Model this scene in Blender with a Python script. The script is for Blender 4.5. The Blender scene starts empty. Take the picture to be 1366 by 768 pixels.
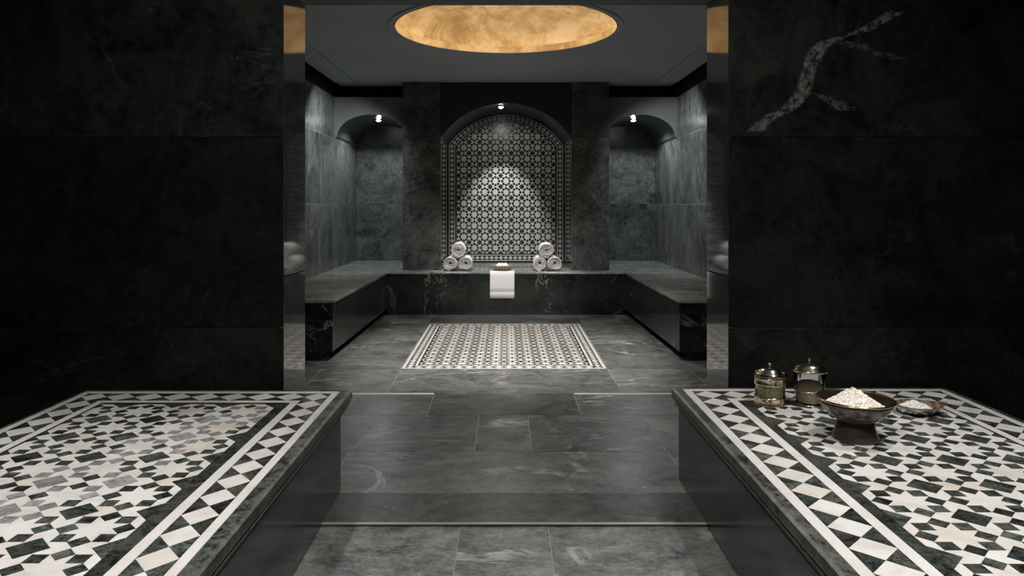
import bpy, bmesh, math, random
from mathutils import Vector, Matrix
random.seed(7)
PI = math.pi
R = math.radians
S = bpy.context.scene
C = S.collection

# ------------------------------------------------------------------ camera, world, lights, exposure
cam_d = bpy.data.cameras.new('camera')
cam_d.sensor_width = 36.0
cam_d.lens = 965 / 1366 * 36
cam_d.shift_x = 8 / 1366
cam_d.shift_y = -112 / 1366
cam_d.clip_start = 0.05
cam = bpy.data.objects.new('camera', cam_d)
cam.location = (0, 0, 1.25)
cam.rotation_euler = (R(90), 0, 0)
C.objects.link(cam)
S.camera = cam

W = bpy.data.worlds.new('world')
S.world = W
W.use_nodes = True
W.node_tree.nodes['Background'].inputs[0].default_value = (0.5, 0.55, 0.6, 1)
W.node_tree.nodes['Background'].inputs[1].default_value = 0.02

S.view_settings.view_transform = 'Standard'
S.view_settings.look = 'None'
S.view_settings.exposure = 0.0
S.view_settings.gamma = 1.0


def spot(name, loc, target, watt, cone, blend=0.3, col=(1, 0.96, 0.9), size=0.03, parent=None):
    d = bpy.data.lights.new(name, 'SPOT')
    d.energy = watt
    d.spot_size = R(cone)
    d.spot_blend = blend
    d.color = col
    d.shadow_soft_size = size
    o = bpy.data.objects.new(name, d)
    o.location = loc
    v = Vector(target) - Vector(loc)
    o.rotation_euler = v.to_track_quat('-Z', 'Y').to_euler()
    C.objects.link(o)
    if parent:
        o.parent = parent
        o.matrix_parent_inverse = parent.matrix_world.inverted()
    return o


NEUTRAL = (1.0, 0.985, 0.96)
COOL = (0.95, 1.0, 0.985)
# front room: downlights in its ceiling above the two tables and the passage
spot('table_downlight', (1.75, 2.75, 2.84), (1.42, 2.45, 0.4), 90, 60, 0.6, NEUTRAL, 0.04)
spot('table_downlight', (1.45, 1.35, 2.84), (1.35, 1.70, 0.4), 140, 60, 0.6, NEUTRAL, 0.05)
spot('table_downlight', (-1.40, 2.45, 2.84), (-1.35, 2.45, 0.4), 38, 60, 0.6, NEUTRAL, 0.05)
spot('table_downlight', (-1.45, 1.35, 2.84), (-1.40, 1.65, 0.4), 150, 60, 0.6, NEUTRAL, 0.05)
spot('passage_downlight', (0.0, 1.0, 2.84), (0.0, 2.7, 0.6), 170, 125, 0.6, NEUTRAL, 0.15)
# back room: lamps in the crown of the dome, above the floor mosaic
spot('dome_downlight', (0.0, 5.887, 3.16), (0.0, 6.2, 0.0), 500, 62, 0.7, NEUTRAL, 0.12)
spot('dome_downlight', (0.0, 5.75, 3.15), (0.0, 4.3, 0.0), 150, 70, 0.8, NEUTRAL, 0.10)
# added fill spots, unseen: behind the lintel, and above the bench towels
for s in (-1, 1):
    spot('lintel_fill', (s * 0.8, 3.86, 2.58), (s * 0.25, 8.4, 0.50), 240, 24, 0.9, NEUTRAL, 0.06)
    spot('bench_fill', (s * 0.45, 7.75, 2.64), (s * 0.42, 8.32, 0.48), 170, 30, 0.9, NEUTRAL, 0.03)
# added point light, out of view, brightening the dome and its lip
fill_d = bpy.data.lights.new('dome_fill', 'POINT')
fill_d.energy = 17
fill_d.color = (1, 0.96, 0.88)
fill_d.shadow_soft_size = 0.08
fill_o = bpy.data.objects.new('dome_fill', fill_d)
fill_o.location = (0, 5.887, 2.98)
C.objects.link(fill_o)
# ceiling lamps in front of the two niches
for s in (-1, 1):
    spot('niche_downlight', (s * 1.30, 7.35, 2.64), (s * 2.02, 8.25, 1.55), 88, 88, 0.8, COOL, 0.04)

# ------------------------------------------------------------------ materials


def mat(name, base=(0.5, 0.5, 0.5), rough=0.5, metal=0.0, **kw):
    m = bpy.data.materials.new(name)
    m.use_nodes = True
    b = m.node_tree.nodes['Principled BSDF']
    b.inputs['Base Color'].default_value = (*base, 1)
    b.inputs['Roughness'].default_value = rough
    b.inputs['Metallic'].default_value = metal
    for k, v in kw.items():
        b.inputs[k].default_value = v
    return m


def N(m, t, **kw):
    n = m.node_tree.nodes.new(t)
    for k, v in kw.items():
        setattr(n, k, v)
    return n


def L(m, a, b):
    m.node_tree.links.new(a, b)


def math_(m, op, a, b=None, c=None, clamp=False):
    n = N(m, 'ShaderNodeMath', operation=op)
    n.use_clamp = clamp
    for i, v in enumerate((a, b, c)):
        if v is None:
            continue
        if isinstance(v, (int, float)):
            n.inputs[i].default_value = v
        else:
            L(m, v, n.inputs[i])
    return n.outputs[0]


def coords(m, stretch=(1, 1, 1), shuffle=37.0):
    """object-independent position, shifted at random for each piece, so no two slabs repeat"""
    geo = N(m, 'ShaderNodeNewGeometry')
    oi = N(m, 'ShaderNodeObjectInfo')
    sc = N(m, 'ShaderNodeVectorMath', operation='MULTIPLY')
    L(m, geo.outputs['Position'], sc.inputs[0])
    sc.inputs[1].default_value = stretch
    sh = math_(m, 'MULTIPLY', oi.outputs['Random'], shuffle)
    cb = N(m, 'ShaderNodeCombineXYZ')
    L(m, sh, cb.inputs[0])
    L(m, math_(m, 'MULTIPLY', sh, 1.7), cb.inputs[1])
    L(m, math_(m, 'MULTIPLY', sh, 0.6), cb.inputs[2])
    ad = N(m, 'ShaderNodeVectorMath', operation='ADD')
    L(m, sc.outputs[0], ad.inputs[0])
    L(m, cb.outputs[0], ad.inputs[1])
    return ad.outputs[0], oi.outputs['Random'], geo.outputs['Position']


def noise(m, vec, scale, detail=6, rough=0.55, dist=0.0):
    n = N(m, 'ShaderNodeTexNoise')
    L(m, vec, n.inputs['Vector'])
    n.inputs['Scale'].default_value = scale
    n.inputs['Detail'].default_value = detail
    n.inputs['Roughness'].default_value = rough
    n.inputs['Distortion'].default_value = dist
    return n.outputs[0]


def ramp(m, fac, stops):
    r = N(m, 'ShaderNodeValToRGB')
    e = r.color_ramp.elements
    while len(e) < len(stops):
        e.new(0.5)
    for i, (p, c) in enumerate(stops):
        e[i].position = p
        e[i].color = (*c, 1) if len(c) == 3 else c
    L(m, fac, r.inputs[0])
    return r.outputs[0]


def mixc(m, fac, a, b, mode='MIX'):
    n = N(m, 'ShaderNodeMix', data_type='RGBA', blend_type=mode)
    if isinstance(fac, (int, float)):
        n.inputs[0].default_value = fac
    else:
        L(m, fac, n.inputs[0])
    for i, v in ((6, a), (7, b)):
        if isinstance(v, tuple):
            n.inputs[i].default_value = (*v, 1)
        else:
            L(m, v, n.inputs[i])
    return n.outputs[2]


def bump(m, h, strength=0.2, dist=0.01):
    b = N(m, 'ShaderNodeBump')
    b.inputs['Strength'].default_value = strength
    b.inputs['Distance'].default_value = dist
    L(m, h, b.inputs['Height'])
    L(m, b.outputs[0], m.node_tree.nodes['Principled BSDF'].inputs['Normal'])


def stone(name, dark, light, vein=(0.35, 0.38, 0.36), scale=3.0, rough=0.3, veins=0.5, vwidth=0.012,
          tone=0.35, stretch=(1, 1, 1), bmp=0.08, speck=0.0, vscale=1.6, spec=0.5, rvar=0.08, nrough=0.66, lo=0.41, hi=0.59):
    m = mat(name, dark, rough, **{'Specular IOR Level': spec})
    b = m.node_tree.nodes['Principled BSDF']
    vec, rnd, pos = coords(m, stretch)
    n1 = noise(m, vec, scale, 10, nrough, 1.1)
    n2 = noise(m, vec, scale * 7, 5, 0.6)
    n3 = noise(m, vec, scale * 26, 3, 0.7)
    f = math_(m, 'ADD', math_(m, 'MULTIPLY', n1, 0.50), math_(m, 'MULTIPLY', n2, 0.25))
    f = math_(m, 'ADD', f, math_(m, 'MULTIPLY', n3, 0.25))
    col = ramp(m, f, [(lo, dark), (hi, light)])
    v = math_(m, 'ABSOLUTE', math_(m, 'SUBTRACT', noise(m, vec, vscale, 7, 0.55, 1.2), 0.5))
    mr = N(m, 'ShaderNodeMapRange')
    L(m, v, mr.inputs[0])
    mr.inputs[1].default_value = 0.0
    mr.inputs[2].default_value = vwidth
    mr.inputs[3].default_value = 1.0
    mr.inputs[4].default_value = 0.0
    patch = math_(m, 'MULTIPLY_ADD', noise(m, vec, scale * 0.9, 3), 4.5, -2.2, clamp=True)
    col = mixc(m, math_(m, 'MULTIPLY', math_(m, 'MULTIPLY', mr.outputs[0], patch), veins), col, vein)
    if speck:
        sp = math_(m, 'MULTIPLY_ADD', noise(m, vec, scale * 22, 2), 9.0, -5.9, clamp=True)
        sp = math_(m, 'MULTIPLY', sp, math_(m, 'MULTIPLY_ADD', noise(m, vec, scale * 1.3, 2), 6.0, -3.2, clamp=True))
        col = mixc(m, math_(m, 'MULTIPLY', sp, speck), col, vein)
    k = math_(m, 'MULTIPLY_ADD', rnd, tone, 1.0 - tone * 0.5)
    cc = N(m, 'ShaderNodeCombineColor')
    for i in range(3):
        L(m, k, cc.inputs[i])
    col = mixc(m, 1.0, col, cc.outputs[0], 'MULTIPLY')
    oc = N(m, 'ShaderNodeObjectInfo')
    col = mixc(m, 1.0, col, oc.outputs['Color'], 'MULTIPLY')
    L(m, col, b.inputs['Base Color'])
    if rvar:
        L(m, math_(m, 'MULTIPLY_ADD', n2, rvar * 2, rough - rvar), b.inputs['Roughness'])
    bump(m, n1, bmp, 0.004)
    return m


M = {}
M['wall'] = stone('dark_green_marble', (0.0015, 0.0021, 0.0015), (0.0165, 0.0195, 0.015), (0.075, 0.08, 0.07), 3.0, 0.5, 0.35, speck=0.9, spec=0.18)
M['niche'] = stone('green_grey_marble', (0.040, 0.045, 0.042), (0.165, 0.176, 0.168), (0.46, 0.48, 0.46), 3.0, 0.28, 0.65, 0.014, stretch=(1, 1, 0.45), speck=0.4)
M['niche_back'] = stone('blotched_green_marble', (0.018, 0.022, 0.020), (0.12, 0.132, 0.124), (0.36, 0.38, 0.36), 3.4, 0.3, 0.3, speck=0.3)
M['pillar'] = stone('mottled_marble', (0.024, 0.027, 0.025), (0.10, 0.105, 0.10), (0.36, 0.38, 0.36), 4.0, 0.22, 0.35, speck=0.5)
M['jamb'] = stone('polished_jamb_marble', (0.018, 0.020, 0.019), (0.055, 0.059, 0.056), (0.2, 0.2, 0.19), 2.0, 0.06, 0.3, stretch=(1, 1, 0.3), bmp=0.006, rvar=0)
M['jamb'].node_tree.nodes['Principled BSDF'].inputs['IOR'].default_value = 1.75
M['bench_top'] = stone('bench_seat_marble', (0.105, 0.117, 0.111), (0.36, 0.378, 0.367), (0.45, 0.47, 0.45), 2.2, 0.2, 0.5, stretch=(0.5, 1.4, 1))
M['bench'] = stone('bench_front_marble', (0.006, 0.0075, 0.0065), (0.030, 0.034, 0.031), (0.42, 0.44, 0.40), 2.2, 0.14, 0.8, 0.016, speck=1.0)
M['floor'] = stone('grey_slate', (0.034, 0.036, 0.035), (0.205, 0.207, 0.203), (0.55, 0.56, 0.54), 2.3, 0.34, 0.85, 0.016, tone=0.2, stretch=(0.85, 1.1, 1), speck=0.9, vscale=1.2, nrough=0.72, lo=0.40, hi=0.60, spec=0.28)
M['black'] = stone('black_marble_and_shade', (0.002, 0.0025, 0.0023), (0.006, 0.007, 0.0065), (0.015, 0.015, 0.015), 3.0, 0.6, 0.2, spec=0.2)  # also serves as painted shade along the wall tops
M['table'] = stone('table_side_marble', (0.009, 0.011, 0.009), (0.042, 0.046, 0.042), (0.2, 0.21, 0.2), 2.2, 0.16, 0.3, stretch=(1, 0.6, 1.5))
M['lip'] = stone('table_edge_marble', (0.010, 0.012, 0.010), (0.13, 0.14, 0.125), (0.25, 0.27, 0.25), 10.0, 0.32, 0.3, lo=0.44, hi=0.57)
M['dark_tile'] = stone('dark_green_tile', (0.010, 0.0125, 0.0105), (0.095, 0.104, 0.092), (0.22, 0.25, 0.22), 12.0, 0.2, 0.5, 0.02, tone=0.8, vscale=6, lo=0.43, hi=0.58)
M['grey_tile'] = stone('grey_tile', (0.13, 0.13, 0.125), (0.42, 0.41, 0.40), (0.05, 0.055, 0.05), 9.0, 0.2, 0.8, 0.03, tone=0.4, vscale=5)
M['grout'] = mat('grout', (0.3, 0.3, 0.29), 0.8)
M['dark_grout'] = mat('dark_grout', (0.03, 0.032, 0.03), 0.7)
M['inlay_grout'] = mat('inlay_grout', (0.10, 0.10, 0.095), 0.6)


def marble_white(name, a, b_, rough=0.2, tan=1.0):
    m = mat(name, a, rough)
    b = m.node_tree.nodes['Principled BSDF']
    vec, rnd, pos = coords(m)
    n1 = noise(m, vec, 7, 6, 0.6, 1.2)
    col = ramp(m, n1, [(0.32, b_), (0.58, a)])
    tint = ramp(m, rnd, [(0.0, (1, 1, 1)), (0.8, (0.92, 0.91, 0.905)), (0.93, (0.92, 0.89, 0.85)), (1.0, (0.92, 0.86, 0.78) if tan else (0.9, 0.9, 0.9))])
    L(m, mixc(m, 1.0, col, tint, 'MULTIPLY'), b.inputs['Base Color'])
    return m


M['white_tile'] = marble_white('white_marble_tile', (0.80, 0.775, 0.74), (0.66, 0.62, 0.58))
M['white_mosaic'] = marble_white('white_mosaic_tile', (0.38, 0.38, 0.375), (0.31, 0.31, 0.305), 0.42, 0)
M['stripe'] = marble_white('white_marble_strip', (0.80, 0.775, 0.745), (0.70, 0.665, 0.63), 0.2, 0)
M['dark_mosaic'] = stone('dark_mosaic_tile', (0.009, 0.011, 0.010), (0.03, 0.034, 0.031), (0.1, 0.1, 0.1), 9.0, 0.25, 0.2)


def ceiling_mat():
    m = mat('grey_plaster', (0.2, 0.215, 0.225), 0.55)
    vec, rnd, pos = coords(m)
    L(m, ramp(m, noise(m, vec, 1.3, 4), [(0.3, (0.32, 0.355, 0.38)), (0.7, (0.38, 0.415, 0.44))]),
      m.node_tree.nodes['Principled BSDF'].inputs['Base Color'])
    return m


M['ceiling'] = ceiling_mat()


def header_mat():
    m = mat('dark_plaster', (0.1, 0.105, 0.1), 0.6)
    vec, rnd, pos = coords(m)
    L(m, ramp(m, noise(m, vec, 3, 4), [(0.3, (0.11, 0.115, 0.112)), (0.7, (0.15, 0.156, 0.15))]),
      m.node_tree.nodes['Principled BSDF'].inputs['Base Color'])
    return m


M['header'] = header_mat()
M['arch'] = mat('green_black_plaster', (0.055, 0.072, 0.064), 0.32)
M['arch_black'] = mat('black_plaster', (0.014, 0.015, 0.0145), 0.5)


def gold_mat():
    m = mat('gold_plaster', (0.7, 0.45, 0.18), 0.55)
    vec, rnd, pos = coords(m, shuffle=0.0)
    n1 = noise(m, vec, 2.6, 8, 0.62, 1.0)
    n2 = noise(m, vec, 14, 5, 0.6, 0.5)
    f = math_(m, 'ADD', math_(m, 'MULTIPLY', n1, 0.75), math_(m, 'MULTIPLY', n2, 0.25))
    L(m, ramp(m, f, [(0.40, (0.50, 0.32, 0.13)), (0.5, (0.72, 0.50, 0.235)), (0.62, (0.90, 0.72, 0.44))]),
      m.node_tree.nodes['Principled BSDF'].inputs['Base Color'])
    return m


M['gold'] = gold_mat()


def vein_wall():
    """right hand slab: one pale branching vein climbing across the dark stone"""
    m = stone('veined_dark_marble', (0.0015, 0.0021, 0.0015), (0.0165, 0.0195, 0.015), (0.075, 0.08, 0.07), 3.0, 0.5, 0.3, speck=0.9, spec=0.18)
    b = m.node_tree.nodes['Principled BSDF']
    geo = N(m, 'ShaderNodeNewGeometry')
    sep = N(m, 'ShaderNodeSeparateXYZ')
    L(m, geo.outputs['Position'], sep.inputs[0])
    nz = math_(m, 'MULTIPLY_ADD', noise(m, geo.outputs['Position'], 7, 6, 0.65), 0.10, -0.05)
    grain = noise(m, geo.outputs['Position'], 30, 6, 0.75)
    old = b.inputs['Base Color'].links[0].from_socket

    def branch(pts, width, amt):
        z0, z1 = pts[0][1], pts[-1][1]
        fc = N(m, 'ShaderNodeFloatCurve')
        cur = fc.mapping.curves[0]
        xs = [p[0] for p in pts]
        x0, x1 = min(xs), max(xs)
        q = [((p[1] - z0) / (z1 - z0), (p[0] - x0) / (x1 - x0)) for p in pts]
        cur.points[0].location = q[0]
        cur.points[1].location = q[-1]
        for p in q[1:-1]:
            cur.points.new(*p)
        fc.mapping.update()
        t = math_(m, 'DIVIDE', math_(m, 'SUBTRACT', math_(m, 'ADD', sep.outputs[2], nz), z0), z1 - z0)
        L(m, t, fc.inputs['Value'])
        xx = math_(m, 'MULTIPLY_ADD', fc.outputs[0], x1 - x0, x0)
        d = math_(m, 'ABSOLUTE', math_(m, 'SUBTRACT', math_(m, 'ADD', sep.outputs[0], nz), xx))
        k = math_(m, 'SUBTRACT', 1.0, math_(m, 'DIVIDE', d, width), clamp=True)
        inside = math_(m, 'MULTIPLY', math_(m, 'GREATER_THAN', t, 0.0), math_(m, 'LESS_THAN', t, 1.0))
        k = math_(m, 'MULTIPLY', math_(m, 'MULTIPLY', k, 2.6, clamp=True), inside)
        k = math_(m, 'MULTIPLY', k, math_(m, 'MULTIPLY_ADD', grain, 6.0, -2.5, clamp=True))
        return math_(m, 'MULTIPLY', k, amt, clamp=True)

    a = branch([(1.17, 1.59), (1.22, 1.64), (1.33, 1.70), (1.39, 1.77), (1.42, 1.87), (1.46, 1.96), (1.52, 2.02), (1.66, 2.06), (1.84, 2.16)], 0.046, 1.0)
    c = branch([(1.62, 1.69), (1.52, 1.75), (1.44, 1.78), (1.36, 1.785)], 0.035, 0.6)
    e = branch([(1.85, 1.93), (1.72, 1.975), (1.60, 2.01), (1.52, 2.03)], 0.05, 0.4)
    f = math_(m, 'MAXIMUM', a, math_(m, 'MAXIMUM', c, e))
    L(m, mixc(m, f, old, (0.13, 0.138, 0.125)), b.inputs['Base Color'])
    return m


M['vein_wall'] = vein_wall()


def towel_mat():
    m = mat('terry_cloth', (0.82, 0.79, 0.79), 0.95)
    geo = N(m, 'ShaderNodeTexCoord')
    bump(m, noise(m, geo.outputs['Object'], 160, 3), 0.5, 0.004)
    m.node_tree.nodes['Principled BSDF'].inputs['Sheen Weight'].default_value = 0.2
    return m


M['towel'] = towel_mat()
M['hem'] = mat('towel_woven_band', (0.33, 0.31, 0.31), 0.8)


def wood_mat(name, a, b_, rough=0.4, sc=9):
    m = mat(name, a, rough)
    tc = N(m, 'ShaderNodeTexCoord')
    w = N(m, 'ShaderNodeTexWave')
    L(m, tc.outputs['Object'], w.inputs['Vector'])
    w.inputs['Scale'].default_value = sc
    w.inputs['Distortion'].default_value = 6
    w.inputs['Detail'].default_value = 3
    L(m, ramp(m, w.outputs[1], [(0.1, a), (0.9, b_)]), m.node_tree.nodes['Principled BSDF'].inputs['Base Color'])
    return m


M['wood'] = wood_mat('olive_wood', (0.20, 0.155, 0.09), (0.34, 0.27, 0.16))
M['dish'] = wood_mat('brown_dish', (0.10, 0.06, 0.035), (0.22, 0.15, 0.09), 0.25)
M['soap'] = mat('soap', (0.85, 0.82, 0.74), 0.5)
M['silver'] = mat('aged_silver', (0.70, 0.60, 0.46), 0.18, 1.0)
M['brass'] = mat('brass_rim', (0.55, 0.42, 0.25), 0.22, 1.0)
M['bowl_out'] = mat('polished_bronze', (0.10, 0.088, 0.083), 0.22, 0.6)
M['bowl_in'] = mat('dark_brown_enamel', (0.022, 0.014, 0.011), 0.25)
M['pewter'] = mat('dull_pewter', (0.42, 0.39, 0.36), 0.3, 0.9)
M['glass'] = mat('clear_glass', (1, 1, 1), 0.0, **{'Transmission Weight': 1.0, 'IOR': 1.3})
M['trimlight'] = mat('stone_nosing', (0.36, 0.34, 0.31), 0.25)
M['white_joint'] = mat('white_joint', (0.5, 0.5, 0.48), 0.6)
M['chrome'] = mat('dark_lamp_ring', (0.05, 0.05, 0.05), 0.3, 0.6)


def grain_mat(name, a, b_):
    m = mat(name, a, 0.6)
    tc = N(m, 'ShaderNodeTexCoord')
    n = noise(m, tc.outputs['Object'], 90, 4, 0.7)
    L(m, ramp(m, n, [(0.35, b_), (0.6, a)]), m.node_tree.nodes['Principled BSDF'].inputs['Base Color'])
    bump(m, n, 0.4, 0.004)
    return m


M['salt'] = grain_mat('cream_salt', (0.90, 0.85, 0.77), (0.80, 0.73, 0.62))
M['white_salt'] = grain_mat('white_salt', (0.95, 0.94, 0.92), (0.85, 0.84, 0.82))
M['sand'] = grain_mat('beige_powder', (0.46, 0.35, 0.23), (0.36, 0.26, 0.165))
M['herb'] = grain_mat('olive_herbs', (0.33, 0.30, 0.14), (0.12, 0.13, 0.05))


def emit(name, col, st):
    m = bpy.data.materials.new(name)
    m.use_nodes = True
    nt = m.node_tree
    nt.nodes.clear()
    e = nt.nodes.new('ShaderNodeEmission')
    e.inputs[0].default_value = (*col, 1)
    e.inputs[1].default_value = st
    o = nt.nodes.new('ShaderNodeOutputMaterial')
    nt.links.new(e.outputs[0], o.inputs[0])
    return m


M['lens'] = emit('lamp_lens', (1, 0.98, 0.95), 60)
M['cove'] = emit('cove_lamp', (1, 0.95, 0.86), 2.2)

# ------------------------------------------------------------------ helpers


def obj(name, me, m=None, parent=None, loc=(0, 0, 0), rot=(0, 0, 0)):
    o = bpy.data.objects.new(name, me)
    if m is not None and not me.materials:
        me.materials.append(m)
    C.objects.link(o)
    o.location = loc
    o.rotation_euler = rot
    if parent is not None:
        o.parent = parent
    return o


def tag(o, label=None, cat=None, group=None, kind=None):
    if label:
        o['label'] = label
    if cat:
        o['category'] = cat
    if group:
        o['group'] = group
    if kind:
        o['kind'] = kind
    return o


def empty(name, loc=(0, 0, 0), label=None, cat=None, group=None, kind=None):
    o = bpy.data.objects.new(name, None)
    o.empty_display_size = 0.1
    o.location = loc
    C.objects.link(o)
    return tag(o, label, cat, group, kind)


def from_bm(bm, name, smooth=False):
    me = bpy.data.meshes.new(name)
    bmesh.ops.recalc_face_normals(bm, faces=bm.faces)
    bm.to_mesh(me)
    bm.free()
    if smooth:
        me.polygons.foreach_set('use_smooth', [True] * len(me.polygons))
    return me


def add_box(bm, lo, hi):
    vs = [bm.verts.new((x, y, z)) for x in (lo[0], hi[0]) for y in (lo[1], hi[1]) for z in (lo[2], hi[2])]
    for f in ((0, 1, 3, 2), (4, 6, 7, 5), (0, 4, 5, 1), (2, 3, 7, 6), (0, 2, 6, 4), (1, 5, 7, 3)):
        bm.faces.new([vs[i] for i in f])
    return vs


def box(name, lo, hi, m, parent=None, bevel=0.0, segs=1):
    """box mesh whose origin is at its centre; parent is expected at the world origin unless parts are local"""
    c = [(a + b) / 2 for a, b in zip(lo, hi)]
    h = [abs(b - a) / 2 for a, b in zip(lo, hi)]
    bm = bmesh.new()
    add_box(bm, [-v for v in h], h)
    if bevel:
        bmesh.ops.bevel(bm, geom=list(bm.edges), offset=bevel, segments=segs, affect='EDGES', profile=0.5)
    return obj(name, from_bm(bm, name), m, parent, c)


def lathe_mesh(name, prof, segs=48, smooth=True, close=False):
    bm = bmesh.new()
    rings = []
    for r, z in prof:
        if r < 1e-6:
            rings.append([bm.verts.new((0, 0, z))])
        else:
            rings.append([bm.verts.new((r * math.cos(2 * PI * i / segs), r * math.sin(2 * PI * i / segs), z)) for i in range(segs)])
    pairs = list(zip(rings, rings[1:]))
    if close:
        pairs.append((rings[-1], rings[0]))
    for a, b in pairs:
        for i in range(segs):
            j = (i + 1) % segs
            if len(a) == 1 and len(b) == 1:
                continue
            if len(a) == 1:
                bm.faces.new((a[0], b[j], b[i]))
            elif len(b) == 1:
                bm.faces.new((a[i], a[j], b[0]))
            else:
                bm.faces.new((a[i], a[j], b[j], b[i]))
    return from_bm(bm, name, smooth)


def extrude_xz(name, pts, y0, y1, m, parent=None, kind=None):
    bm = bmesh.new()
    a = [bm.verts.new((x, y0, z)) for x, z in pts]
    b = [bm.verts.new((x, y1, z)) for x, z in pts]
    bm.faces.new(a)
    bm.faces.new(list(reversed(b)))
    n = len(pts)
    for i in range(n):
        j = (i + 1) % n
        bm.faces.new((a[i], b[i], b[j], a[j]))
    return tag(obj(name, from_bm(bm, name), m, parent), kind=kind)


def arc_pts(xc, half, zs, rise, n=40):
    rad = (half * half + rise * rise) / (2 * rise)
    zc = zs + rise - rad
    a = math.asin(min(1, half / rad))
    return [(xc + rad * math.sin(-a + 2 * a * i / n), zc + rad * math.cos(-a + 2 * a * i / n)) for i in range(n + 1)]


# ------------------------------------------------------------------ inlay pattern (eight pointed stars)
def poly_area(p):
    return 0.5 * sum(p[i][0] * p[(i + 1) % len(p)][1] - p[(i + 1) % len(p)][0] * p[i][1] for i in range(len(p)))


def centroid(p):
    A = poly_area(p)
    cx = cy = 0
    for i in range(len(p)):
        x0, y0 = p[i]
        x1, y1 = p[(i + 1) % len(p)]
        k = x0 * y1 - x1 * y0
        cx += (x0 + x1) * k
        cy += (y0 + y1) * k
    return cx / (6 * A), cy / (6 * A)


def clip(poly, convex):
    """Sutherland-Hodgman against a counter-clockwise convex polygon"""
    out = poly
    n = len(convex)
    for i in range(n):
        ax, ay = convex[i]
        bx, by = convex[(i + 1) % n]
        inp, out = out, []
        if not inp:
            return []

        def side(p):
            return (bx - ax) * (p[1] - ay) - (by - ay) * (p[0] - ax)
        for j in range(len(inp)):
            p, q = inp[j - 1], inp[j]
            sp, sq = side(p), side(q)
            if (sp >= -1e-9) != (sq >= -1e-9):
                t = sp / (sp - sq)
                out.append((p[0] + t * (q[0] - p[0]), p[1] + t * (q[1] - p[1])))
            if sq >= -1e-9:
                out.append(q)
    res = []
    for p in out:
        if not res or (abs(p[0] - res[-1][0]) + abs(p[1] - res[-1][1])) > 1e-6:
            res.append(p)
    if len(res) > 1 and abs(res[0][0] - res[-1][0]) + abs(res[0][1] - res[-1][1]) < 1e-6:
        res.pop()
    return res if len(res) >= 3 and abs(poly_area(res)) > 2e-6 else []


RO = 0.492           # outer corner of the dark squares, in cells
RT = RO / 1.3066     # star points
RN = RT * 0.5412     # star notches
HD = 0.262           # half diagonal of the large dark diamonds


def pol(r, deg):
    return (r * math.cos(R(deg)), r * math.sin(R(deg)))


STAR = [pol(RT, 22.5 + 22.5 * k) if k % 2 == 0 else pol(RN, 22.5 + 22.5 * k) for k in range(16)]
SQUARES = [[pol(RN, 45 * k), pol(RT, 45 * k - 22.5), pol(RO, 45 * k), pol(RT, 45 * k + 22.5)] for k in range(8)]
_t = pol(RT, 22.5)
_q = pol(RO, 45)
_e = 0.5 - HD / 2
HEXA = [(0.5, 0.0), (RO, 0.0), _t, _q, (_e, _e), (0.5, 0.5 - HD), (1 - _e, _e), (1 - _q[0], _q[1]), (1 - _t[0], _t[1]), (1 - RO, 0.0)]
HEXA = list(reversed(HEXA))
if poly_area(HEXA) < 0:
    HEXA.reverse()


def pattern(x0, y0, nx, ny, ax, ay):
    """pieces of a star field: star (0,0) sits at x0,y0; returns (kind, polygon)"""
    res = []

    def tr(p, i, j, rot=0, about=(0.5, 0.5)):
        o = []
        for x, y in p:
            x -= about[0]
            y -= about[1]
            for _ in range(rot):
                x, y = -y, x
            o.append((x0 + (x + about[0] + i) * ax, y0 + (y + about[1] + j) * ay))
        return o
    for i in range(-1, nx + 1):
        for j in range(-1, ny + 1):
            res.append(('star', tr(STAR, i, j)))
            for s in SQUARES:
                res.append(('square', tr(s, i, j)))
            res.append(('diamond', tr([(0.5, 0.5 - HD), (0.5 + HD, 0.5), (0.5, 0.5 + HD), (0.5 - HD, 0.5)], i, j)))
            for r_ in range(4):
                res.append(('hexagon', tr(HEXA, i, j, r_)))
    return res


def shrink(p, g):
    cx, cy = centroid(p)
    rad = math.sqrt(abs(poly_area(p)) / PI)
    k = max(0.5, 1 - g / rad)
    return [(cx + (x - cx) * k, cy + (y - cy) * k) for x, y in p]


def add_prism(bm, p, z0, z1, plane='xy', pos=0.0):
    def v(x, y, z):
        return (x, y, z) if plane == 'xy' else (x, pos - z, y)
    a = [bm.verts.new(v(x, y, z1)) for x, y in p]
    b = [bm.verts.new(v(x, y, z0)) for x, y in p]
    f = bm.faces.new(a)
    n = len(p)
    for i in range(n):
        j = (i + 1) % n
        bm.faces.new((a[i], b[i], b[j], a[j]))
    if plane == 'xy' and f.normal.z < 0:
        pass


_cache = {}


def piece(name, p, z0, z1, m, parent, plane='xy', pos=0.0, gap=0.0006):
    """one inlaid stone; alike pieces share their mesh"""
    p = shrink(p, gap)
    cx, cy = centroid(p)
    rel = [(x - cx, y - cy) for x, y in p]
    if len(rel) == 4:
        rel.sort(key=lambda q: math.atan2(q[1], q[0]))
    key = (name, m.name, plane, round(z1 - z0, 5), tuple((round(x, 4), round(y, 4)) for x, y in rel))
    me = _cache.get(key)
    if me is None:
        bm = bmesh.new()
        add_prism(bm, rel, 0, z1 - z0, plane, 0)
        me = from_bm(bm, name)
        # make sure the visible face looks up / towards the room
        want = Vector((0, 0, 1)) if plane == 'xy' else Vector((0, -1, 0))
        big = max(me.polygons, key=lambda f: f.area)
        if big.normal.dot(want) < 0:
            me.flip_normals()
        _cache[key] = me
    loc = (cx, cy, z0) if plane == 'xy' else (cx, pos - z0, cy)
    return obj(name, me, m, parent, loc)


def rect(x0, y0, x1, y1):
    return [(x0, y0), (x1, y0), (x1, y1), (x0, y1)]


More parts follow.
